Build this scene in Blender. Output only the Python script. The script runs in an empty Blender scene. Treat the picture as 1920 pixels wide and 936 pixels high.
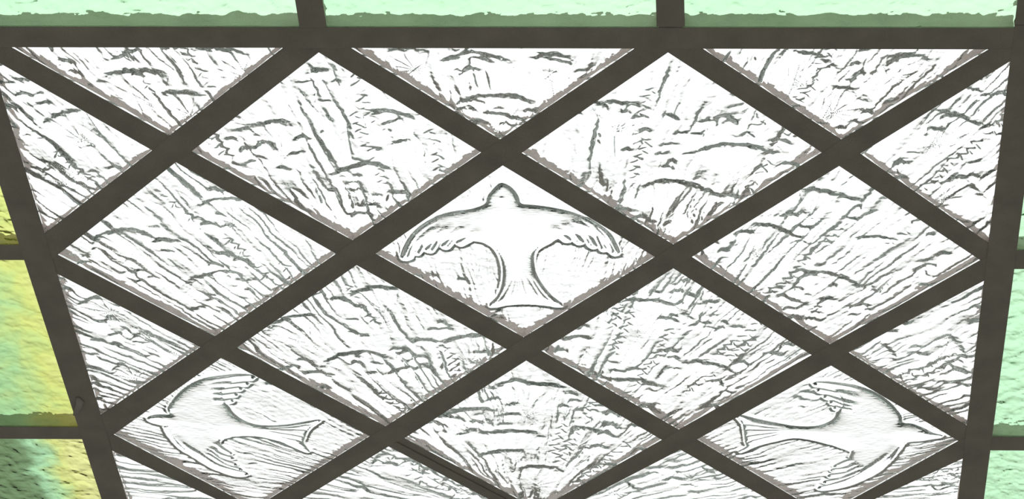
import bpy, math, random
import numpy as np

# ------------------------------------------------------------------ camera, sky, exposure
SC = bpy.context.scene
COL = SC.collection
H = 3.8                      # height of the ceiling plane (under side of the glazing bars)
D = 0.43                     # diagonal of one lattice square
F = 4930.73                  # focal length in pixels of a 1920 wide frame
CX, CY, CZ = 0.2693, -2.3513, H - 2.1992
ROT = (2.2412, -0.0482, 0.0587)

cam = bpy.data.cameras.new('camera')
cam.sensor_width = 36.0
cam.lens = F * 36.0 / 1920.0
cam.clip_start = 0.05
camo = bpy.data.objects.new('camera', cam)
camo.location = (CX, CY, CZ)
camo.rotation_euler = ROT
COL.objects.link(camo)
SC.camera = camo
SC.view_settings.view_transform = 'Standard'
SC.view_settings.look = 'None'
SC.view_settings.exposure = 0.0
SC.view_settings.gamma = 1.0
SC.view_settings.use_curve_mapping = False

SC.cycles.max_bounces = 14          # light is guided a long way inside the pressed glass
SC.cycles.transmission_bounces = 14
SC.cycles.glossy_bounces = 14

# overcast sky: brighter towards the zenith, hazy and warm at the horizon; dim interior below
w = bpy.data.worlds.new('overcast_sky')
SC.world = w
w.use_nodes = True
nt = w.node_tree
nt.nodes.clear()
tc = nt.nodes.new('ShaderNodeTexCoord')
sx = nt.nodes.new('ShaderNodeSeparateXYZ')
mr = nt.nodes.new('ShaderNodeMapRange')
mr.inputs['From Min'].default_value = -1.0
mr.inputs['From Max'].default_value = 1.0
cr = nt.nodes.new('ShaderNodeValToRGB')
cr.color_ramp.interpolation = 'LINEAR'
SKY = [(0.0, (.165, .172, .158)), (0.495, (.165, .172, .158)), (0.502, (.28, .262, .245)), (0.55, (.33, .312, .295)),
       (0.65, (.48, .46, .442)), (0.75, (.70, .687, .678)), (0.81, (.90, .905, .91)), (0.88, (1, 1, 1)), (1.0, (1, 1, 1))]
els = cr.color_ramp.elements
els[0].position, els[0].color = SKY[0][0], SKY[0][1] + (1,)
els[1].position, els[1].color = SKY[-1][0], SKY[-1][1] + (1,)
for p, c in SKY[1:-1]:
    e = els.new(p); e.color = c + (1,)
bg = nt.nodes.new('ShaderNodeBackground')
bg.inputs['Strength'].default_value = 1.45
out = nt.nodes.new('ShaderNodeOutputWorld')
L = nt.links
L.new(tc.outputs['Generated'], sx.inputs[0])
L.new(sx.outputs['Z'], mr.inputs['Value'])
L.new(mr.outputs[0], cr.inputs[0])
L.new(cr.outputs[0], bg.inputs[0])
L.new(bg.outputs[0], out.inputs[0])

# ------------------------------------------------------------------ helpers
def rotm(rx, ry, rz):
    c, s = math.cos, math.sin
    X = np.array([[1, 0, 0], [0, c(rx), -s(rx)], [0, s(rx), c(rx)]])
    Y = np.array([[c(ry), 0, s(ry)], [0, 1, 0], [-s(ry), 0, c(ry)]])
    Z = np.array([[c(rz), -s(rz), 0], [s(rz), c(rz), 0], [0, 0, 1]])
    return Z @ Y @ X
R = rotm(*ROT)

def pl(p):
    """a measured point of the photograph as a point (x, y) of the ceiling plane"""
    d = R @ np.array([(p[0] - 960) / F, (468 - p[1]) / F, -1.0])
    t = (H - CZ) / d[2]
    return np.array([CX + d[0] * t, CY + d[1] * t])

def pls(ps):
    return np.array([pl(p) for p in ps])

def node(u, v):
    return np.array([(u - 1.5) * D, v * D])

def tag(o, **k):
    for a, b in k.items():
        o[a] = b
    return o

def empty(name, loc):
    o = bpy.data.objects.new(name, None)
    o.location = loc
    o.empty_display_size = .1
    COL.objects.link(o)
    return o

def link(name, me, mat, parent=None, loc=(0, 0, 0)):
    o = bpy.data.objects.new(name, me)
    if mat: me.materials.append(mat)
    COL.objects.link(o)
    if parent is not None:
        o.parent = parent
        o.location = np.array(loc) - np.array(parent_world(parent))
    else:
        o.location = loc
    return o

def parent_world(o):
    p = np.zeros(3)
    while o is not None:
        p = p + np.array(o.location)
        o = o.parent
    return p

def mesh_np(name, verts, quads, normals=None, smooth=True):
    me = bpy.data.meshes.new(name)
    verts = np.asarray(verts, np.float32); quads = np.asarray(quads, np.int32)
    nq = len(quads)
    me.vertices.add(len(verts)); me.vertices.foreach_set('co', verts.ravel())
    me.loops.add(nq * 4); me.loops.foreach_set('vertex_index', quads.ravel())
    me.polygons.add(nq)
    me.polygons.foreach_set('loop_start', np.arange(nq, dtype=np.int32) * 4)
    me.polygons.foreach_set('use_smooth', np.full(nq, smooth))
    me.update(calc_edges=True)
    if normals is not None:
        me.normals_split_custom_set_from_vertices(np.asarray(normals, np.float32).tolist())
    return me

# gradient noise ----------------------------------------------------
_rng = np.random.RandomState(7)
_perm = _rng.permutation(4096).astype(np.int64)
_ang = _rng.rand(4096) * 2 * np.pi
_gx, _gy = np.cos(_ang), np.sin(_ang)
def perlin(x, y, seed=0):
    xi = np.floor(x).astype(np.int64); yi = np.floor(y).astype(np.int64)
    fx, fy = x - xi, y - yi
    u = fx * fx * fx * (fx * (fx * 6 - 15) + 10); v = fy * fy * fy * (fy * (fy * 6 - 15) + 10)
    def g(ix, iy, dx, dy):
        k = _perm[(_perm[(ix + seed * 131) & 4095] + iy * 17 + seed * 7) & 4095]
        return _gx[k] * dx + _gy[k] * dy
    a = g(xi, yi, fx, fy); b = g(xi + 1, yi, fx - 1, fy)
    c = g(xi, yi + 1, fx, fy - 1); d = g(xi + 1, yi + 1, fx - 1, fy - 1)
    return 1.5 * ((a * (1 - u) + b * u) * (1 - v) + (c * (1 - u) + d * u) * v)

def sstep(a, b, x):
    t = np.clip((x - a) / (b - a), 0, 1)
    return t * t * (3 - 2 * t)

def poly_near(P, x, y):
    """distance to a polyline, its side (left of travel positive) and the parameter 0..1 along it"""
    best = np.full(x.shape, 1e9); side = np.zeros_like(x); par = np.zeros_like(x)
    seg = np.hypot(*(P[1:] - P[:-1]).T); tot = seg.sum(); acc = 0
    for i in range(len(P) - 1):
        a, b = P[i], P[i + 1]; d = b - a; l2 = d @ d
        tu = ((x - a[0]) * d[0] + (y - a[1]) * d[1]) / l2
        t = np.clip(tu, 0, 1)
        qx, qy = x - a[0] - t * d[0], y - a[1] - t * d[1]
        dd = np.hypot(qx, qy); m = dd < best
        best = np.where(m, dd, best)
        side = np.where(m, d[0] * (y - a[1]) - d[1] * (x - a[0]), side)
        par = np.where(m, (acc + t * seg[i]) / tot, par)
        acc += seg[i]
    return best, np.sign(side), par

def inside(P, x, y):
    c = np.zeros(x.shape, bool)
    j = len(P) - 1
    for i in range(len(P)):
        xi, yi = P[i]; xj, yj = P[j]
        if yi != yj:
            c ^= ((yi > y) != (yj > y)) & (x < (xj - xi) * (y - yi) / (yj - yi) + xi)
        j = i
    return c

def smooth_line(P, n=4, closed=False):
    """Catmull-Rom through the points"""
    P = np.asarray(P, float); o = []
    N = len(P); rngi = range(N if closed else N - 1)
    for i in rngi:
        if closed: p0, p1, p2, p3 = P[i - 1], P[i], P[(i + 1) % N], P[(i + 2) % N]
        else: p0, p1, p2, p3 = P[max(i - 1, 0)], P[i], P[i + 1], P[min(i + 2, N - 1)]
        for k in range(n):
            t = k / n
            o.append(.5 * (2 * p1 + (p2 - p0) * t + (2 * p0 - 5 * p1 + 4 * p2 - p3) * t * t + (3 * p1 - p0 - 3 * p2 + p3) * t ** 3))
    if not closed: o.append(P[-1])
    return np.array(o)

# ------------------------------------------------------------------ materials
def new_mat(name):
    m = bpy.data.materials.new(name); m.use_nodes = True
    n = m.node_tree; n.nodes.clear()
    return m, n, n.nodes.new('ShaderNodeOutputMaterial')

def glass_mat(name, col, ior=1.5):
    m, n, o = new_mat(name)
    g = n.nodes.new('ShaderNodeBsdfGlass')
    g.inputs['Color'].default_value = tuple(col) + (1,)
    g.inputs['Roughness'].default_value = 0
    g.inputs['IOR'].default_value = ior
    n.links.new(g.outputs[0], o.inputs[0])
    return m, n, g

M_CLEAR, _, _ = glass_mat('pressed_clear_glass', (.952, .967, .960), 1.5)

def streaky_mat(name, stops, period, bias, seed):
    """streaky cathedral glass: the tint of the glass itself drifts across the sheet"""
    m, n, g = glass_mat(name, (1, 1, 1), 1.5)
    t = n.nodes.new('ShaderNodeTexCoord'); s = n.nodes.new('ShaderNodeSeparateXYZ')
    nz = n.nodes.new('ShaderNodeTexNoise'); nz.noise_dimensions = '4D'
    nz.inputs['W'].default_value = seed; nz.inputs['Scale'].default_value = 14; nz.inputs['Detail'].default_value = 4
    nz.inputs['Distortion'].default_value = .6
    ma = n.nodes.new('ShaderNodeMath'); ma.operation = 'MULTIPLY_ADD'
    ma.inputs[1].default_value = 1 / period; ma.inputs[2].default_value = bias
    mb = n.nodes.new('ShaderNodeMath'); mb.operation = 'MULTIPLY_ADD'; mb.inputs[1].default_value = 1.1
    cr = n.nodes.new('ShaderNodeValToRGB')
    e = cr.color_ramp.elements
    e[0].position, e[0].color = stops[0][0], stops[0][1] + (1,)
    e[1].position, e[1].color = stops[-1][0], stops[-1][1] + (1,)
    for p, c in stops[1:-1]:
        q = e.new(p); q.color = c + (1,)
    n.links.new(t.outputs['Object'], s.inputs[0]); n.links.new(t.outputs['Object'], nz.inputs['Vector'])
    n.links.new(s.outputs['X'], ma.inputs[0]); n.links.new(nz.outputs[0], mb.inputs[0]); n.links.new(ma.outputs[0], mb.inputs[2])
    n.links.new(mb.outputs[0], cr.inputs[0]); n.links.new(cr.outputs[0], g.inputs['Color'])
    return m

MINT = (.76, .965, .815); LIME = (.85, .93, .55); DEEP = (.50, .66, .46); PALE = (.73, .90, .68)
M_MINT = streaky_mat('mint_cathedral_glass', [(0, (.72, .925, .74)), (1, (.765, .95, .775))], .4, .2, 2.0)
M_LIME = streaky_mat('lime_cathedral_glass', [(0, (.60, .80, .575)), (.35, (.63, .81, .56)), (.75, (.80, .85, .47)), (1, (.845, .875, .53))], .18, -.56, 5.0)
M_DEEP = streaky_mat('streaky_green_glass', [(0, (.41, .515, .365)), (.3, (.44, .56, .405)), (.48, (.63, .83, .64)), (.62, (.66, .84, .61)), (.8, (.81, .85, .50)), (1, (.865, .885, .57))], .1, -.8, 9.0)

def bar_mat(name, col, rough=.55):
    m, n, o = new_mat(name)
    b = n.nodes.new('ShaderNodeBsdfPrincipled')
    t = n.nodes.new('ShaderNodeTexCoord')
    nz = n.nodes.new('ShaderNodeTexNoise'); nz.inputs['Scale'].default_value = 22; nz.inputs['Detail'].default_value = 6
    cr = n.nodes.new('ShaderNodeValToRGB')
    cr.color_ramp.elements[0].position = .3; cr.color_ramp.elements[1].position = .72
    cr.color_ramp.elements[0].color = tuple(c * .84 for c in col) + (1,)
    cr.color_ramp.elements[1].color = tuple(c * 1.1 for c in col) + (1,)
    gr = n.nodes.new('ShaderNodeTexNoise'); gr.inputs['Scale'].default_value = 900; gr.inputs['Detail'].default_value = 2
    mx = n.nodes.new('ShaderNodeMix'); mx.data_type = 'RGBA'; mx.blend_type = 'OVERLAY'; mx.inputs['Factor'].default_value = .28
    bp = n.nodes.new('ShaderNodeBump'); bp.inputs['Strength'].default_value = .25; bp.inputs['Distance'].default_value = .001
    n.links.new(t.outputs['Object'], nz.inputs['Vector']); n.links.new(t.outputs['Object'], gr.inputs['Vector'])
    n.links.new(nz.outputs[0], cr.inputs[0]); n.links.new(cr.outputs[0], mx.inputs['A']); n.links.new(gr.outputs[0], mx.inputs['B'])
    n.links.new(mx.outputs['Result'], b.inputs['Base Color'])
    n.links.new(gr.outputs[0], bp.inputs['Height']); n.links.new(bp.outputs[0], b.inputs['Normal'])
    b.inputs['Roughness'].default_value = rough
    b.inputs['Specular IOR Level'].default_value = .25
    n.links.new(b.outputs[0], o.inputs[0])
    return m

M_BAR = bar_mat('painted_iron', (.272, .236, .197))
M_LIT_PUTTY = bar_mat('sky_lit_putty', (.66, .585, .545), .8)  # warm putty tone, lightened so its colour carries sky light on the upstands
M_DRIP = bar_mat('solder', (.3, .27, .225), .4)
M_CEIL = bar_mat('ceiling_plaster', (.55, .52, .47), .9)

# ------------------------------------------------------------------ measured layout (corners of the glass openings)
G = .0265
def nd(u, v, du=0, dv=0):
    return node(u, v) + np.array([du, dv]) * G

def diam(Lp, T, Rp, B):
    return dict(L=pl(Lp), T=pl(T), R=pl(Rp), B=pl(B))
PANE = {
 'd1': diam((358, 286), (597, 100), (902, 288), (660, 453)),
 'd2': diam((977, 289), (1252, 100), (1541, 288), (1262, 461)),
 'd3': diam((107, 480), (329, 306), (630, 478), (402, 633)),
 'd4': diam((703, 478), (942, 312), (1228, 484), (981, 635)),
 'd5': diam((1296, 484), (1573, 313), (1838, 490), (1556, 648)),
 'd6': diam((443, 654), (668, 499), (950, 657), (722, 802)),
 'd7': diam((1014, 660), (1262, 505), (1522, 668), (1272, 808)),
 'd8': diam((212, 817), (414, 673), (693, 820), (477, 955)),
 'd9': diam((757, 824), (986, 678), (1241, 827), (1008, 958)),
 'd10': diam((1306, 826), (1557, 687), (1797, 829), (1544, 968)),
 't1': dict(L=pl((15, 88)), R=pl((530, 92)), B=pl((316, 257))),
 't2': dict(L=pl((655, 91)), R=pl((1190, 93)), B=pl((937, 264))),
 't3': dict(L=pl((1313, 91)), R=pl((1855, 94)), B=pl((1577, 264))),
 'l1': dict(T=pl((-19, 110)), R=pl((285, 284)), B=pl((85, 438))),
 'l2': dict(T=pl((106, 515)), R=pl((375, 653)), B=pl((190, 779))),
 'r1': dict(T=pl((1893, 117)), L=pl((1612, 290)), B=pl((1852, 457))),
 'r2': dict(T=pl((1845, 528)), L=pl((1590, 663)), B=pl((1810, 799))),
 # the row that runs out of the photograph at the bottom
 'e1': dict(T=pl((728, 839)), L=nd(.5, 2.5, 1.1, 0), R=nd(1.5, 2.5, -1.1, 0), B=nd(1, 3, 0, -1)),
 'e2': dict(T=pl((1275, 845)), L=nd(1.5, 2.5, 1, 0), R=nd(2.5, 2.5, -1, 0), B=nd(2, 3, 0, -1)),
 'l3': dict(T=pl((210, 847)), R=nd(.5, 2.5, -1, 0), B=nd(0, 3, .7, -1.6)),
 'r3': dict(T=pl((1806, 861)), L=nd(2.5, 2.5, 1, 0), B=nd(3, 3, -.7, -1.6)),
 'b1': dict(T=nd(.5, 2.5, 0, 1), L=nd(0, 3, 1.6, -.7), R=nd(1, 3, -1.6, -.7)),
 'b2': dict(T=nd(1.5, 2.5, 0, 1), L=nd(1, 3, 1.6, -.7), R=nd(2, 3, -1.6, -.7)),
 'b3': dict(T=nd(2.5, 2.5, 0, 1), L=nd(2, 3, 1.6, -.7), R=nd(3, 3, -1.6, -.7)),
}

# straight edges of the surrounding frame, fitted to measured points: x = a + b*y or y = a + b*x
def fit_v(ps):
    q = pls(ps); b, a = np.polyfit(q[:, 1], q[:, 0], 1); return lambda y: a + b * y
def fit_h(ps):
    q = pls(ps); b, a = np.polyfit(q[:, 0], q[:, 1], 1); return lambda x: a + b * x
left_in = fit_v([(-19, 110), (85, 438), (106, 515), (190, 779), (210, 847), (237, 936)])
left_out = fit_v([(0, 343), (33, 461), (47, 490), (144, 801), (155, 826), (191, 936)])
right_in = fit_v([(1909, 0), (1903, 53), (1893, 117), (1852, 457), (1845, 528), (1810, 799), (1806, 861), (1798, 936)])
right_out = fit_v([(1918, 380), (1907, 470), (1901, 507), (1863, 820), (1857, 847), (1843, 936)])
top_in = fit_h([(15, 89), (530, 91), (655, 91.5), (1190, 92.5), (1313, 92), (1890, 93.5)])
top_out = fit_h([(0, 52.5), (561, 52), (612, 51.5), (1231, 51.5), (1284, 53), (1903, 55)])
Y_BOT = 3 * D - .7 * G
Y_BOT_OUT = Y_BOT + .045
B_W = .30                                     # width of the green border

# ------------------------------------------------------------------ bars
def loft(name, A, B, z0, T, mat, parent, inset=.003, fl=.0014, ch=.0006):
    """a glazing bar: flat flange below, narrower upstand above; A and B are its two edges, point by point"""
    A = np.asarray(A, float); B = np.asarray(B, float)
    n = len(A); vs = []
    for a, b in zip(A, B):
        d = (b - a) / np.hypot(*(b - a))
        prof = [(a + d * ch, z0), (b - d * ch, z0), (b, z0 + ch), (b, z0 + fl), (b - d * inset, z0 + fl), (b - d * inset, z0 + T),
                (a + d * inset, z0 + T), (a + d * inset, z0 + fl), (a, z0 + fl), (a, z0 + ch)]
        vs += [(p[0], p[1], z) for p, z in prof]
    vs = np.array(vs); c = vs.mean(0); k = 10
    fs = []
    for i in range(n - 1):
        for j in range(k):
            fs.append((i * k + j, i * k + (j + 1) % k, (i + 1) * k + (j + 1) % k, (i + 1) * k + j))
    fs.append(tuple(range(k)))
    fs.append(tuple((n - 1) * k + j for j in reversed(range(k))))
    me = bpy.data.meshes.new(name)
    me.from_pydata((vs - c).tolist(), [], fs)
    import bmesh
    bm = bmesh.new(); bm.from_mesh(me); bmesh.ops.recalc_face_normals(bm, faces=bm.faces); bm.to_mesh(me); bm.free()
    o = link(name, me, mat, parent, c)
    me.materials.append(M_LIT_PUTTY)                # upstand above the glass: paler putty tone with the sky's light painted in
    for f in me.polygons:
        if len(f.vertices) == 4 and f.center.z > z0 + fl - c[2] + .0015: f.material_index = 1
    return o

def ext(P, Q, d):
    v = Q - P
    return Q + v / np.hypot(*v) * d

sky_c = node(1.5, 1.5)
SKYL = tag(empty('lattice_skylight', (sky_c[0], sky_c[1], H)),
           label='ceiling skylight of clear pressed glass diamonds with swallows in a dark iron lattice', category='skylight')
Zf, Zs, Zb = H, H + .0006, H + .0012
TF, TL = .029, .0215

yt = top_out(0)
def vbar(fi, fo, y0, y1, name, par):
    ys = np.linspace(y0, y1, 6)
    return loft(name, [(fi(y), y) for y in ys], [(fo(y), y) for y in ys], Zf, TF, M_BAR, par)
vbar(left_in, left_out, yt, Y_BOT_OUT, 'frame_bar', SKYL)
vbar(right_in, right_out, yt, Y_BOT_OUT, 'frame_bar', SKYL)
xs = np.linspace(left_in(.03), right_in(.03), 5)
loft('frame_bar', [(x, top_in(x)) for x in xs], [(x, top_out(x)) for x in xs], Zf + .0003, TF, M_BAR, SKYL)
xs = np.linspace(left_in(1.3), right_in(1.3), 5)
loft('frame_bar', [(x, Y_BOT) for x in xs], [(x, Y_BOT_OUT) for x in xs], Zf + .0003, TF, M_BAR, SKYL)

def lattice_bar(sts, e0=.03, e1=.03):
    A = [PANE[p][k] for p, k, _, _ in sts]; B = [PANE[p][k] for _, _, p, k in sts]
    A = [ext(A[1], A[0], e0)] + A + [ext(A[-2], A[-1], e1)]
    B = [ext(B[1], B[0], e0)] + B + [ext(B[-2], B[-1], e1)]
    loft('lattice_bar', A, B, Zs, TL, M_BAR, SKYL)
lattice_bar([('l1', 'B', 'd3', 'L'), ('l1', 'R', 'd3', 'T'), ('t1', 'B', 'd1', 'L'), ('t1', 'R', 'd1', 'T')])
lattice_bar([('l2', 'B', 'd8', 'L'), ('l2', 'R', 'd8', 'T'), ('d3', 'B', 'd6', 'L'), ('d3', 'R', 'd6', 'T'), ('d1', 'B', 'd4', 'L'),
             ('d1', 'R', 'd4', 'T'), ('t2', 'B', 'd2', 'L'), ('t2', 'R', 'd2', 'T')])
lattice_bar([('l3', 'B', 'b1', 'L'), ('l3', 'R', 'b1', 'T'), ('d8', 'B', 'e1', 'L'), ('d8', 'R', 'e1', 'T'), ('d6', 'B', 'd9', 'L'),
             ('d6', 'R', 'd9', 'T'), ('d4', 'B', 'd7', 'L'), ('d4', 'R', 'd7', 'T'), ('d2', 'B', 'd5', 'L'), ('d2', 'R', 'd5', 'T'),
             ('t3', 'B', 'r1', 'L'), ('t3', 'R', 'r1', 'T')], .02, .02)
lattice_bar([('e1', 'B', 'b2', 'L'), ('e1', 'R', 'b2', 'T'), ('d9', 'B', 'e2', 'L'), ('d9', 'R', 'e2', 'T'), ('d7', 'B', 'd10', 'L'),
             ('d7', 'R', 'd10', 'T'), ('d5', 'B', 'r2', 'L'), ('d5', 'R', 'r2', 'T')], .02, .03)
lattice_bar([('e2', 'B', 'b3', 'L'), ('e2', 'R', 'b3', 'T'), ('d10', 'B', 'r3', 'L'), ('d10', 'R', 'r3', 'T')], .02, .03)

def cross_bar(up, lo, e0=.004, e1=.004, kU=('L', 'B'), kL=('T', 'R')):
    a0, a1 = PANE[up][kU[0]], PANE[up][kU[1]]; b0, b1 = PANE[lo][kL[0]], PANE[lo][kL[1]]
    A = [ext(a1, a0, e0), a0, a1, ext(a0, a1, e1)]; B = [ext(b1, b0, e0), b0, b1, ext(b0, b1, e1)]
    loft('cross_bar', A, B, Zb, TL, M_BAR, SKYL)
cross_bar('t1', 'l1', .03)
cross_bar('t2', 'd1', .03); cross_bar('d1', 'd3'); cross_bar('d3', 'l2', .03)
cross_bar('t3', 'd2', .03); cross_bar('d2', 'd4'); cross_bar('d4', 'd6'); cross_bar('d6', 'd8'); cross_bar('d8', 'l3', .03)
cross_bar('r1', 'd5', .004, .03); cross_bar('d5', 'd7'); cross_bar('d7', 'd9'); cross_bar('d9', 'e1'); cross_bar('e1', 'b1', .004, .03)
cross_bar('r2', 'd10', .004, .03); cross_bar('d10', 'e2'); cross_bar('e2', 'b2', .004, .03)
cross_bar('r3', 'b3', .004, .03)

lip = pls([(741, 831), (927, 928), (990, 961)])
loft('bar_lip', lip, lip + np.array([.0022, -.0022]), H - .0007, .003, M_BAR, SKYL, .0004, .0012, .0003)

# a drip of solder on the left frame bar
import bmesh
def blob(name, path, rads, mat, parent):
    bm = bmesh.new(); rings = []
    for i, (p, r) in enumerate(zip(path, rads)):
        q = np.array(path[min(i + 1, len(path) - 1)]) - np.array(path[max(i - 1, 0)]); q = q / np.linalg.norm(q)
        s = np.cross(q, [0, 0, 1]); s /= np.linalg.norm(s); t = np.cross(q, s)
        rings.append([bm.verts.new(np.array(p) + r * (math.cos(a) * s + .5 * math.sin(a) * t)) for a in np.linspace(0, 2 * math.pi, 10, endpoint=False)])
    for a, b in zip(rings, rings[1:]):
        for k in range(10): bm.faces.new((a[k], a[(k + 1) % 10], b[(k + 1) % 10], b[k]))
    bm.faces.new(rings[0]); bm.faces.new(rings[-1])
    bmesh.ops.recalc_face_normals(bm, faces=bm.faces)
    me = bpy.data.meshes.new(name); bm.to_mesh(me); bm.free()
    c = np.mean([v.co[:] for v in me.vertices], 0)
    for v in me.vertices: v.co = np.array(v.co) - c
    me.polygons.foreach_set('use_smooth', [True] * len(me.polygons))
    o = link(name, me, mat, parent, c)
    return o
pp = pls([(146, 745), (150, 752), (148, 761), (143, 770), (139, 778)])
blob('solder_drip', [(p[0], p[1], H - .001) for p in pp], [.003, .006, .0055, .0045, .0015], M_DRIP, SKYL)

# ------------------------------------------------------------------ relief of the pressed panes
CEN = pl((990, 990))
ARCS = {
 'd1': [[(429, 266), (439, 250), (465, 239), (492, 233), (516, 229), (563, 236)], [(676, 213), (722, 211), (757, 216), (779, 222), (799, 230)],
        [(601, 343), (619, 329), (646, 317), (674, 311), (706, 312), (749, 323)]],
 'd2': [[(1104, 200), (1145, 192), (1185, 198), (1222, 206)], [(1289, 299), (1319, 280), (1360, 272), (1408, 276), (1445, 287), (1477, 305)],
        [(1185, 358), (1214, 347), (1250, 341), (1295, 347), (1331, 359), (1362, 380)]],
 'd3': [[(156, 489), (164, 463), (180, 447), (205, 436), (238, 433), (285, 439)], [(351, 403), (369, 387), (401, 379), (434, 377), (463, 383)],
        [(336, 569), (340, 543), (354, 527), (383, 518), (420, 514), (474, 521)]],
 'd5': [[(1498, 358), (1532, 357), (1567, 365), (1598, 374), (1617, 375)], [(1411, 421), (1444, 424), (1471, 433), (1500, 446), (1521, 465)],
        [(1482, 515), (1521, 512), (1555, 514), (1586, 523), (1613, 537), (1636, 554)]],
 'd6': [[(643, 558), (657, 552), (688, 543), (719, 541), (749, 544)], [(488, 637), (497, 622), (517, 606), (548, 596), (579, 592), (602, 597)],
        [(594, 709), (602, 687), (633, 669), (667, 663), (702, 666), (744, 676)], [(809, 657), (828, 644), (855, 635), (890, 631), (924, 635)]],
 'd7': [[(1162, 567), (1190, 564), (1224, 567), (1258, 575), (1289, 589), (1311, 609)], [(1261, 683), (1292, 680), (1319, 680), (1350, 687), (1378, 700), (1398, 717)],
        [(1135, 714), (1169, 714), (1200, 716), (1227, 722), (1256, 732)]],
 'd9': [[(911, 734), (932, 725), (960, 719), (994, 721), (1034, 724), (1066, 730)], [(810, 792), (832, 778), (864, 771), (906, 769), (932, 773)],
        [(886, 826), (909, 815), (949, 811), (992, 812), (1030, 823)], [(1071, 802), (1097, 805), (1120, 811), (1155, 826)],
        [(884, 866), (903, 855), (932, 849), (983, 847)], [(960, 887), (977, 880), (1006, 877), (1034, 880), (1063, 887)]],
 't1': [[(168, 164), (185, 150), (209, 138), (239, 133), (270, 133), (318, 143)], [(285, 185), (301, 178), (328, 174), (391, 177)], [(352, 96), (403, 93), (438, 97), (472, 106)]],
 't2': [[(819, 124), (845, 109), (890, 102), (927, 107), (972, 122)], [(984, 112), (1010, 104), (1040, 103), (1085, 112)],
        [(856, 193), (890, 182), (927, 180), (972, 184), (1010, 197)], [(717, 97), (747, 93), (777, 93), (807, 98)]],
 't3': [[(1477, 99), (1509, 99), (1541, 108), (1566, 120), (1587, 135)], [(1552, 163), (1580, 166), (1608, 177), (1644, 195)], [(1647, 112), (1686, 104), (1722, 106), (1753, 115)]],
 'l1': [[(66, 250), (81, 228), (107, 215), (150, 205)], [(71, 344), (79, 322), (100, 307)]],
 'l2': [[(136, 586), (145, 573), (166, 563), (183, 553)], [(237, 649), (246, 632), (262, 625)], [(206, 715), (206, 699), (217, 682)]],
 'r1': [[(1748, 209), (1787, 212), (1821, 225), (1846, 237), (1863, 257)], [(1789, 329), (1821, 342), (1857, 381)]],
 'r2': [[(1652, 644), (1669, 652), (1681, 667), (1687, 688)], [(1751, 644), (1782, 632), (1806, 647), (1816, 671), (1818, 705)]],
 'e1': [[(688, 886), (694, 866), (712, 851)], [(817, 923), (824, 909), (838, 898)]],
 'e2': [[(1175, 905), (1196, 919), (1210, 932)], [(1324, 877), (1342, 893), (1354, 907)]],
 'r3': [[(1772, 882), (1790, 890), (1797, 905)]],
}

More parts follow.
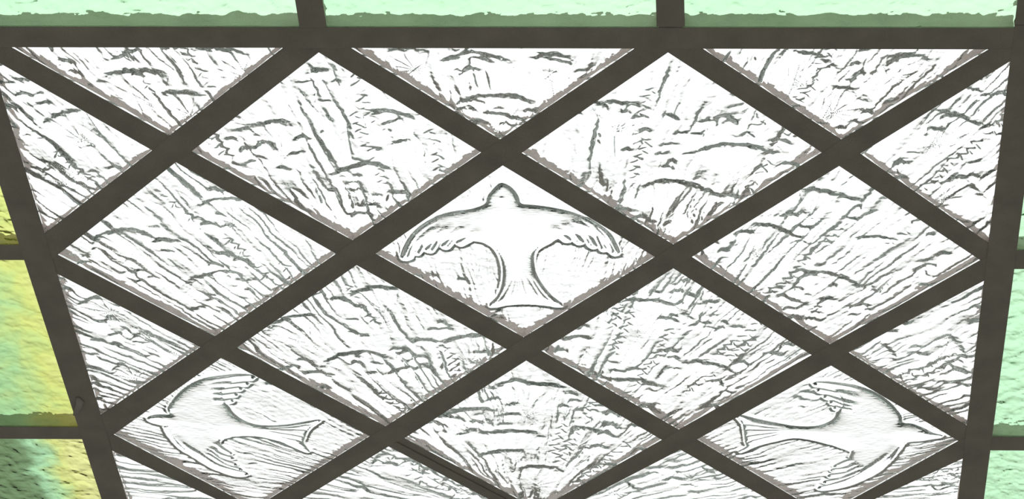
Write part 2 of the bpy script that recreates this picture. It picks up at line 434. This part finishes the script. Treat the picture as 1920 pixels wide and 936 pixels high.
def zz(ps, ox, oy, s):
    return [(ox + x / s, oy + y / s) for x, y in ps]
def za(ps): return zz(ps, 680, 300, 2.753)
def zb(ps): return zz(ps, 190, 640, 3.162)
def zc(ps): return zz(ps, 1290, 660, 3.048)
BIRD = {
 'd4': dict(
  out=za([(718, 140), (765, 165), (795, 205), (812, 246), (880, 254), (960, 264), (1060, 285), (1150, 318), (1220, 360), (1270, 410), (1305, 460), (1318, 498),
          (1290, 500), (1225, 430), (1160, 405), (1080, 400), (1000, 415), (950, 443), (905, 466), (880, 500), (876, 545), (888, 605), (920, 660), (970, 720), (1025, 768),
          (900, 754), (780, 754), (660, 770), (700, 720), (722, 660), (729, 590), (718, 530), (692, 480), (655, 448), (610, 430), (520, 420), (440, 430), (355, 450),
          (280, 475), (245, 520), (215, 528), (203, 512), (222, 460), (260, 402), (320, 350), (400, 305), (480, 285), (560, 275), (635, 248), (650, 205), (685, 162)]),
  feather=[za(q) for q in ([(950, 370), (1005, 392), (1052, 428)], [(1000, 350), (1065, 382), (1118, 440)], [(1050, 335), (1125, 372), (1188, 460)], [(1100, 325), (1185, 362), (1245, 474)], [(1150, 330), (1255, 405), (1303, 494)],
           [(640, 395), (570, 408), (505, 446)], [(580, 375), (490, 398), (428, 462)], [(500, 365), (400, 408), (345, 480)], [(430, 360), (330, 415), (275, 495)], [(400, 320), (275, 415), (220, 520)])],
  tail=[za(q) for q in ([(785, 600), (740, 690), (690, 762)], [(790, 600), (770, 690), (745, 756)], [(800, 600), (803, 680), (805, 755)], [(815, 600), (840, 690), (865, 755)], [(840, 610), (890, 690), (930, 757)], [(870, 620), (920, 700), (985, 765)])],
  spine=za([(720, 170), (735, 300), (790, 480), (810, 640)]), wide=.030, fw=.0050, fa=.0030,
  eye=za([(717, 222)])[0]),
 'd8': dict(
  out=zb([(278, 476), (300, 462), (345, 455), (405, 456), (396, 420), (420, 378), (470, 320), (540, 270), (620, 240), (720, 225), (820, 215), (895, 224), (885, 240),
          (800, 256), (720, 300), (710, 340), (725, 380), (748, 408), (770, 440), (820, 480), (890, 510), (980, 522), (1100, 516), (1200, 500), (1290, 487), (1250, 515), (1215, 550), (1197, 590), (1190, 622), (1222, 670),
          (1150, 640), (1060, 602), (960, 577), (860, 569), (760, 577), (700, 602), (690, 640), (680, 680), (700, 722), (760, 768), (850, 800), (840, 812),
          (780, 808), (700, 780), (600, 722), (520, 682), (450, 622), (410, 562), (388, 520), (340, 504), (295, 492)]),
  feather=[zb(q) for q in ([(600, 278), (720, 252), (882, 236)], [(620, 300), (740, 283), (850, 272)], [(630, 332), (720, 314), (810, 300)], [(640, 352), (710, 346), (783, 336)], [(650, 385), (710, 381), (760, 372)],
           [(396, 530), (425, 585), (480, 645), (560, 695), (690, 770), (842, 804)], [(590, 675), (720, 753), (808, 779)], [(610, 660), (700, 722), (778, 750)], [(630, 645), (690, 690), (760, 712)], [(660, 620), (700, 655), (748, 682)])],
  tail=[zb(q) for q in ([(940, 535), (1100, 532), (1240, 512)], [(940, 540), (1100, 545), (1215, 545)], [(940, 545), (1080, 568), (1200, 585)], [(940, 552), (1080, 590), (1195, 615)], [(930, 560), (1080, 605), (1205, 655)])],
  spine=zb([(300, 478), (450, 490), (700, 520), (930, 545)]), wide=.028, fw=.0044, fa=.0043,
  eye=zb([(330, 480)])[0]),
 'd10': dict(
  out=zc([(1445, 497), (1395, 484), (1340, 455), (1280, 432), (1222, 425), (1210, 380), (1160, 320), (1090, 265), (1000, 225), (900, 205), (790, 192), (730, 198), (735, 212),
          (820, 235), (880, 280), (890, 330), (860, 362), (840, 400), (790, 430), (720, 446), (620, 446), (520, 430), (400, 406), (285, 380), (318, 430), (328, 480), (334, 530), (340, 560), (300, 586),
          (400, 545), (500, 520), (600, 500), (700, 510), (800, 535), (880, 560), (938, 584), (932, 620), (925, 670), (900, 720), (850, 760), (755, 796),
          (775, 802), (850, 792), (960, 760), (1080, 702), (1160, 632), (1210, 562), (1250, 526), (1330, 517), (1400, 505)]),
  feather=[zc(q) for q in ([(1000, 245), (880, 222), (742, 205)], [(990, 310), (870, 264), (756, 240)], [(980, 350), (880, 308), (796, 276)], [(960, 358), (890, 332), (830, 308)], [(950, 368), (900, 356), (852, 340)],
           [(960, 640), (910, 650), (856, 672)], [(990, 660), (920, 686), (840, 696)], [(1020, 670), (920, 712), (822, 728)], [(1040, 690), (920, 740), (795, 764)], [(1225, 525), (1150, 615), (1050, 688), (900, 768), (765, 797)])],
  tail=[zc(q) for q in ([(560, 462), (430, 448), (322, 432)], [(560, 468), (430, 468), (328, 462)], [(560, 474), (430, 490), (332, 500)], [(560, 480), (430, 510), (338, 535)])],
  spine=zc([(1420, 497), (1250, 475), (950, 480), (620, 472)]), wide=.028, fw=.0044, fa=.0043,
  eye=zc([(1328, 486)])[0]),
}

def make_height(key, seed, bird):
    rs = np.random.RandomState(seed)
    P = np.array(list(PANE[key].values())); cen = P.mean(0); ext_ = np.abs(P - cen).max()
    arcs = []
    for a in ARCS.get(key, []):
        q = smooth_line(pls(a), 5)
        mid = q[len(q) // 2]; chord = np.hypot(*(q[-1] - q[0]))
        dirc = (q[0] + q[-1]) / 2 - mid
        tow = CEN - mid; tow = tow / np.hypot(*tow)
        foc = mid + tow * max(chord * .75, .04)
        arcs.append((q, foc, chord, rs.randint(1000)))
    # random clusters of dabs and wavy chains, pressed into the mould
    dabs = []
    ncl = int(20 * (ext_ / .2) ** 1.3) + 4 if not bird else 5
    for _ in range(ncl):
        c = cen + (rs.rand(2) - .5) * 2 * ext_ * .85
        for _ in range(rs.randint(2, 7)):
            p = c + rs.randn(2) * (.012, .016)
            dabs.append((p, rs.uniform(.0055, .0125), rs.uniform(.0042, .0078), rs.uniform(.44, .66) * (.6 if bird else 1), rs.uniform(-.3, .3)))
    th0 = math.atan2(cen[0] - CEN[0], CEN[1] - cen[1]); r0 = np.hypot(*(cen - CEN))
    chains = []
    for _ in range(0 if bird else rs.randint(4, 7)):
        a = th0 + rs.uniform(-1, 1) * ext_ / max(r0, .15)
        chains.append((a, rs.uniform(max(.04, r0 - ext_), r0 + ext_ * .4), rs.uniform(.07, .2), rs.uniform(.0022, .0040), rs.randint(1000)))
    if bird:
        B = BIRD[key]
        ol = smooth_line(pls(B['out']), 3, True); olc = np.vstack([ol, ol[:1]])
        fe = [smooth_line(pls(q), 4) for q in B['feather']]; ta = [smooth_line(pls(q), 3) for q in B['tail']]
        sp = smooth_line(pls(B['spine']), 4); eye = pl(B['eye'])
        fw = B['fw']
    def bird_sdf(x, y):
        d, _, _ = poly_near(olc, x, y)
        sd0 = sd_ = np.where(inside(ol, x, y), d, -d); rid = np.zeros_like(x)
        for q in fe:
            dq, sq, tq = poly_near(q, x, y)
            wq = fw * (1.1 - .45 * tq)
            up = sq * np.sign(q[-1][0] - q[0][0]) < 0
            sd_ = np.maximum(sd_, wq - dq)
            rid = np.maximum(rid, B['fa'] * np.exp(-(dq / np.where(up, wq * 1.95, wq * .8)) ** 2) * sstep(0, .35, tq))
        return sd_, rid, sd0
    def h(x, y):
        wx = x + .0042 * perlin(x * 22, y * 22, seed + 1) + .0013 * perlin(x * 90, y * 90, seed + 2)
        wy = y + .0042 * perlin(x * 22, y * 22, seed + 3) + .0013 * perlin(x * 90, y * 90, seed + 4)
        dx, dy = wx - CEN[0], CEN[1] - wy
        r = np.hypot(dx, dy) + 1e-6; th = np.arctan2(dx, dy)
        # drawn streaks fanning out from one point, kept at one width by octaves of the radius
        lr = np.log2(np.clip(r, .05, 4) / .1); o = np.floor(lr); f = lr - o
        def streak(k, rr, sd):
            k0 = k * 2.0 ** o
            a = perlin(th * k0 + 31.7, r * rr, sd); b = perlin(th * k0 * 2 + 31.7, r * rr, sd)
            g = sstep(.25, .75, f)
            return a * (1 - g) + b * g
        amp = .42 + .95 * np.clip(perlin(x * 11, y * 11, seed + 9) + .3, 0, 1)
        if bird: amp = amp * .36
        s1 = streak(3, 4, 11); s2 = streak(5.6, 6, 12); s3 = streak(13, 11, 13)
        if bird: s2 = streak(9.5, 8, 12) * .75
        z = amp * (.0047 * s1 + .0045 * (1 - np.abs(s2)) ** 2 + .0013 * s3)
        z = z + .00012 * perlin(x * 260, y * 200, 21)
        z = z + .0003 * perlin(x * 60, y * 110, 22)
        for a, ra, ln, A, sd in chains:
            u = (th - a) * r + .0035 * np.sin(r * 420 + sd) + .004 * perlin(r * 30, r * 0 + .5, sd)
            q = np.exp(-(u / .0042) ** 2) * sstep(0, .02, r - ra) * sstep(0, .02, ra + ln - r)
            z = z + A * q * (.55 + .8 * perlin(r * 75, r * 0 + .3, sd + 5))
        er = .0022 * perlin(x * 70, y * 70, 33) + .0012 * perlin(x * 170, y * 170, 34)
        for q, foc, ch, sd in arcs:
            d, s, t = poly_near(q, x, y)
            s0 = np.sign((q[-1] - q[0])[0] * (CEN - q[0])[1] - (q[-1] - q[0])[1] * (CEN - q[0])[0])
            sg = d * s * s0 + er
            wt = np.clip(np.sin(np.pi * np.clip(t, 0, 1)), 0, 1) ** .4
            fan = wt * sstep(-.001, .0138, sg) * np.exp(-np.clip(sg, 0, 1) / .045)
            z = z * (1 - .7 * wt * np.exp(-((sg - .005) / .008) ** 2)) * (1 - .75 * fan) + .0066 * fan
            ph = np.arctan2(x - foc[0], foc[1] - y)
            nr = max(6, int(ch / .011))
            rid = np.abs(np.cos(ph * nr + 0.7 * perlin(x * 35, y * 35, sd)))
            z = z - .0021 * (1 - rid) ** 2.0 * wt * sstep(.002, .012, sg) * np.exp(-np.clip(sg, 0, 1) / .035)
        for p, a, b, A, ro in dabs:
            m = (np.abs(x - p[0]) < .04) & (np.abs(y - p[1]) < .03)
            if m.any():
                X, Y = x[m] - p[0], y[m] - p[1]
                Y = Y + ro * X + .0009 * perlin(x[m] * 150, y[m] * 150, 44)
                z[m] += A * b * np.exp(-(X / a) ** 2 - (Y / b) ** 2)
        if bird:
            sd_, rid, sd0 = bird_sdf(x, y)
            ins = sd_ > 0
            keep = 1 - sstep(-.012, .002, sd_)
            z = z * (.10 + .90 * keep)
            body = .0050 * (1 - np.exp(-np.clip(sd0 + .0012, 0, 1) / .0082))
            body = body - .0024 * np.exp(-((sd_ + .0036) / .0036) ** 2)
            ds, _, ts = poly_near(sp, x, y)
            body = body + .0005 * np.exp(-(ds / B['wide']) ** 2) * sstep(0, .008, sd_)
            body = body + rid
            for q in ta:
                dq, _, tq = poly_near(q, x, y)
                body = body - .0010 * np.exp(-(dq / .0022) ** 2) * sstep(0, .3, tq) * sstep(-.001, .003, sd_)
            body = body + .0009 * np.exp(-((x - eye[0]) ** 2 + ((y - eye[1]) * 1.3) ** 2) / .0035 ** 2)
            body = body + .00025 * perlin(x * 40, y * 60, 51) * ins + .00011 * perlin(x * 120, y * 260, 52) * ins
            z = z + body
        return z
    return h, ((lambda x, y: bird_sdf(x, y)[0] > 0) if bird else None)

# ------------------------------------------------------------------ glass sheets
ZG, TG, LAP = H + .003, .0055, .0022
def grow(P, d):
    """push the sides of a convex polygon outwards by d"""
    n = len(P); c = P.mean(0); L_ = []
    for i in range(n):
        a, b = P[i], P[(i + 1) % n]; e = (b - a) / np.hypot(*(b - a)); m = np.array([e[1], -e[0]])
        if m @ ((a + b) / 2 - c) < 0: m = -m
        L_.append((a + m * d, e))
    o = []
    for i in range(n):
        (p, e), (q, g) = L_[i - 1], L_[i]
        t = np.linalg.solve(np.array([e, -g]).T, q - p)
        o.append(p + e * t[0])
    return np.array(o)

def sheet(name, P, hfun, mat, parent, n, outline=None, edge=None, sub=None, zg=ZG, lap=LAP, tg=TG, m=None):
    P = grow(np.asarray(P, float), lap)
    c = P.mean(0)
    if len(P) == 3:                                       # blunt the first corner, hidden in the rebate
        a, b, d = P
        P = np.array([a + (b - a) * .004, b, d, a + (d - a) * .004])
    m = m or n
    s, t = np.meshgrid(np.linspace(0, 1, n + 1), np.linspace(0, 1, m + 1), indexing='ij')
    bl = lambda k: (1 - s) * (1 - t) * P[0, k] + s * (1 - t) * P[1, k] + s * t * P[2, k] + (1 - s) * t * P[3, k]
    x, y = bl(0), bl(1)
    z = hfun(x, y); e = 2e-4
    gx = (hfun(x + e, y) - hfun(x - e, y)) / (2 * e); gy = (hfun(x, y + e) - hfun(x, y - e)) / (2 * e)
    N = np.stack([-gx, -gy, np.ones_like(gx)], -1); N /= np.linalg.norm(N, axis=-1, keepdims=True)
    zt = tg + np.maximum(z - z.min(), 0) if False else tg + z
    idx = np.arange((n + 1) * (m + 1)).reshape(n + 1, m + 1)
    Q = np.stack([idx[:-1, :-1], idx[1:, :-1], idx[1:, 1:], idx[:-1, 1:]], -1).reshape(-1, 4)
    a2 = (P[1] - P[0]); b2 = (P[3] - P[0])
    flip = a2[0] * b2[1] - a2[1] * b2[0] < 0
    if flip: Q = Q[:, ::-1]
    top = np.stack([x - c[0], y - c[1], zt], -1).reshape(-1, 3); bot = np.stack([x - c[0], y - c[1], 0 * x], -1).reshape(-1, 3)
    nv = len(top); Nt = N.reshape(-1, 3); Nb = np.tile([0., 0., -1.], (nv, 1))
    ring = np.concatenate([idx[:, 0], idx[-1, 1:], idx[-2::-1, -1], idx[0, -2:0:-1]]); rn = np.roll(ring, -1)
    inb = None
    if outline is not None:
        qc = np.stack([x, y], -1).reshape(-1, 2)[Q].mean(1)
        inb = outline(qc[:, 0], qc[:, 1])
    def build(nm, Qs, full_bottom, sides):
        V = [top]; NN = [Nt]; F_ = [Qs]; off = nv
        if full_bottom:
            cs = [idx[0, 0], idx[-1, 0], idx[-1, -1], idx[0, -1]]
            V.append(bot[cs]); NN.append(Nb[:4]); q = np.array([[off + 3, off + 2, off + 1, off]]); off += 4
            F_.append(q if not flip else q[:, ::-1])
        else:
            V.append(bot); NN.append(Nb); F_.append(Qs[:, ::-1] + off); off += nv
        if sides:
            k = len(ring); V += [top[ring], bot[ring]]
            tg_ = top[rn] - top[ring]; sn = np.stack([tg_[:, 1], -tg_[:, 0], 0 * tg_[:, 0]], -1)
            if flip: sn = -sn
            sn /= np.linalg.norm(sn, axis=1, keepdims=True) + 1e-12
            NN += [sn, sn]; i = np.arange(k); j = (i + 1) % k
            q = np.stack([off + i, off + k + i, off + k + j, off + j], -1)
            F_.append(q if not flip else q[:, ::-1]); off += 2 * k
        V = np.vstack(V); NN = np.vstack(NN); F_ = np.vstack(F_)
        used = np.zeros(len(V), bool); used[F_.ravel()] = True
        remap = np.cumsum(used) - 1
        return mesh_np(nm, V[used], remap[F_], NN[used])
    if inb is None:
        me = build(name, Q, True, True)
        o = link(name, me, mat, parent, (c[0], c[1], zg))
        if edge is not None:                              # cut edge made opaque in the putty tone, to stop a bright reflected line
            me.materials.append(edge)
            k = np.zeros(len(me.polygons), np.int32); k[len(Q) + 1:] = 1
            me.polygons.foreach_set('material_index', k)
        return o
    o = link(name, build(name, Q[~inb], False, True), mat, parent, (c[0], c[1], zg))
    b = link(sub, build(sub, Q[inb], False, False), mat, o, (c[0], c[1], zg))
    return o, b

ORDER4 = ('L', 'T', 'R', 'B')
seed = 100
RES = 215
for key, cs in PANE.items():
    seed += 1
    pts = np.array([cs[k] for k in ORDER4 if k in cs])
    bird = key in BIRD
    hf, ol = make_height(key, seed, bird)
    off_frame = key in ('b1', 'b2', 'b3')
    n = 60 if off_frame else (RES if len(pts) == 4 else 190)
    if bird:
        o, b = sheet('glass_pane', pts, hf, M_CLEAR, SKYL, 250, ol, sub='swallow')
        o['label'] = {'d4': 'diamond pane with a wide-winged swallow at the middle of the lattice',
                      'd8': 'diamond pane with a swallow flying outwards beside the streaky green panes',
                      'd10': 'diamond pane with a swallow flying outwards beside the plain mint panes'}[key]
        b['label'] = 'raised smooth swallow moulded in the clear glass'
    else:
        sheet('glass_pane', pts, hf, M_CLEAR, SKYL, n)

# ------------------------------------------------------------------ green borders
def green_height(seed, amp=1.0, sc=1.0):
    def h(x, y):
        wx, wy = x + .004 * perlin(x * 40, y * 40, seed), y + .004 * perlin(x * 40, y * 40, seed + 1)
        z = .0011 * perlin(wx * 34 * sc, wy * 34 * sc, seed + 2) + .00075 * perlin(wx * 80 * sc, wy * 70 * sc, seed + 3)
        z = z + .00028 * perlin(wx * 170, wy * 150, seed + 4) + .0006 * (1 - np.abs(perlin(wx * 24, wy * 40, seed + 5))) ** 3
        return amp * z
    return h

def border(name, label, ctr):
    return tag(empty(name, (ctr[0], ctr[1], H)), label=label, category='glass border')
yT = top_out(0)
TOPB = border('glass_border', 'strip of smooth pale mint panes along the long straight bar topping the lattice', (0, yT - B_W / 2))
LEFB = border('glass_border', 'strip of streaky yellow and green glass panes along one side of the lattice', (left_out(.6) - B_W / 2, .6))
RIGB = border('glass_border', 'strip of hammered pale mint panes opposite the streaky yellow and green strip', (right_out(.6) + B_W / 2, .6))

# near strip: mullions on the lattice nodes
m1 = (fit_v([(554, 0), (561, 50)]), fit_v([(604.5, 0), (612, 49.5)]))
m2 = (fit_v([(1229, 0), (1231, 49.5)]), fit_v([(1282, 0), (1284, 51)]))
y0 = yT - B_W
e0 = (lambda y: left_out(y), lambda y: left_in(y)); e3 = (lambda y: right_in(y), lambda y: right_out(y))
for a, b in (m1, m2):
    ys = np.array([y0, yT])
    am = (a(yT), a(yT) + (a(0.03) - a(-.02)) / .05 * .35 * (y0 - yT)); bm_ = (b(yT), b(yT) + (b(0.03) - b(-.02)) / .05 * .35 * (y0 - yT))
    loft('mullion', [(am[1], ys[0]), (am[0], ys[1])], [(bm_[1], ys[0]), (bm_[0], ys[1])], Zf + .0006, TF, M_BAR, TOPB)
for a, b in (e0, e3):
    loft('mullion', [(a(y0), y0), (a(yT - .0005), yT - .0005)], [(b(y0), y0), (b(yT - .0005), yT - .0005)], Zf + .0003, TF, M_BAR, TOPB)
xs = np.linspace(left_out(y0), right_out(y0), 3)
loft('outer_bar', [(x, y0) for x in xs], [(x, y0 - .045) for x in xs], Zf + .0004, TF, M_BAR, TOPB)
def slope_at(f, y): return f(yT) + (f(.03) - f(-.02)) / .05 * .35 * (y - yT)
edges = [(left_in, None), m1, m2, (None, right_in)]
cells = [(left_in, m1[0]), (m1[1], m2[0]), (m2[1], right_in)]
sd = 300
for i, (a, b) in enumerate(cells):
    sd += 10
    fa = (lambda y, a=a: a(y)) if a is left_in else (lambda y, a=a: slope_at(a, y))
    fb = (lambda y, b=b: b(y)) if b is right_in else (lambda y, b=b: slope_at(b, y))
    P = np.array([(fa(yT), top_out(fa(yT))), (fa(y0), y0), (fb(y0), y0), (fb(yT), top_out(fb(yT)))])
    sheet('glass_pane', P, green_height(sd, .7), M_MINT, TOPB, 110, m=150, lap=.0029, edge=M_LIT_PUTTY)

# side strips
def side(par, fo, sgn, rows, mats, amps, bars):
    global sd
    for (ya, yb), mt, am in zip(rows, mats, amps):
        sd += 10
        P = np.array([(fo(ya), ya), (fo(ya) + sgn * B_W, ya), (fo(yb) + sgn * B_W, yb), (fo(yb), yb)])
        o = sheet('glass_pane', P, green_height(sd, am), mt, par, 110, m=150, lap=.0029, edge=M_LIT_PUTTY)
        if mt is M_DEEP: o['label'] = 'pane streaked from dark green to yellow'
    for ya, yb in bars:
        xs = [(fo(ya), fo(yb)), (fo(ya) + sgn * B_W, fo(yb) + sgn * B_W)]
        loft('mullion', [(xs[0][0], ya), (xs[1][0], ya)], [(xs[0][1], yb), (xs[1][1], yb)], Zf + .0006, TF, M_BAR, par)
    sd += 10
    sheet('glass_pane', np.array([(fo(y0), y0), (fo(y0) + sgn * B_W, y0), (fo(yT) + sgn * B_W, yT), (fo(yT), yT)]), green_height(sd, .7), M_MINT, par, 70, lap=.0029, edge=M_LIT_PUTTY)
    xo = [(fo(y0), y0), (fo(y0) + sgn * (B_W + .045), y0)]
    loft('outer_bar', [(x, y0 - .045) for x, _ in xo], [(x, y0) for x, _ in xo], Zf + .0004, TF, M_BAR, par)
    ys = np.linspace(y0, Y_BOT_OUT, 3)
    loft('outer_bar', [(fo(y) + sgn * B_W, y) for y in ys], [(fo(y) + sgn * (B_W + .045), y) for y in ys], Zf + .0004, TF, M_BAR, par)
ly = lambda yp, xp: pl((xp, yp))[1]
LA, LB, LC, LD = ly(461, 20), ly(489, 20), ly(802, 80), ly(824.5, 80)
RA, RB, RC, RD = ly(471, 1912), ly(506, 1910), ly(820.5, 1885), ly(846, 1885)
side(LEFB, left_out, -1, [(yT + .03, LA), (LB, LC), (LD, Y_BOT_OUT)], [M_LIME, M_LIME, M_DEEP], [1.3, .5, .75], [(yT, yT + .03), (LA, LB), (LC, LD)])
side(RIGB, right_out, 1, [(yT + .03, RA), (RB, RC), (RD, Y_BOT_OUT)], [M_MINT] * 3, [.8, .8, .8], [(yT, yT + .03), (RA, RB), (RC, RD)])

# ------------------------------------------------------------------ ceiling around the glazing
def ring_mesh(name, inner, outer, z0, z1, mat):
    vs = [(x, y, z0) for x, y in inner] + [(x, y, z0) for x, y in outer] + [(x, y, z1) for x, y in inner] + [(x, y, z1) for x, y in outer]
    fs = []
    for i in range(4):
        j = (i + 1) % 4
        fs += [(i, j, 4 + j, 4 + i), (8 + i, 12 + i, 12 + j, 8 + j), (i, 8 + i, 8 + j, j), (4 + i, 4 + j, 12 + j, 12 + i)]
    me = bpy.data.meshes.new(name); me.from_pydata(vs, [], fs)
    bm = bmesh.new(); bm.from_mesh(me); bmesh.ops.recalc_face_normals(bm, faces=bm.faces); bm.to_mesh(me); bm.free()
    return tag(link(name, me, mat), kind='structure')
xl0, xl1 = left_out(y0) - B_W - .045, left_out(Y_BOT_OUT) - B_W - .045
xr0, xr1 = right_out(y0) + B_W + .045, right_out(Y_BOT_OUT) + B_W + .045
ring_mesh('ceiling', [(xl0, y0 - .045), (xr0, y0 - .045), (xr1, Y_BOT_OUT), (xl1, Y_BOT_OUT)],
          [(xl0 - 1.5, y0 - 1.5), (xr0 + 1.5, y0 - 1.5), (xr1 + 1.5, Y_BOT_OUT + 1.5), (xl1 - 1.5, Y_BOT_OUT + 1.5)], H - .002, H + .04, M_CEIL)
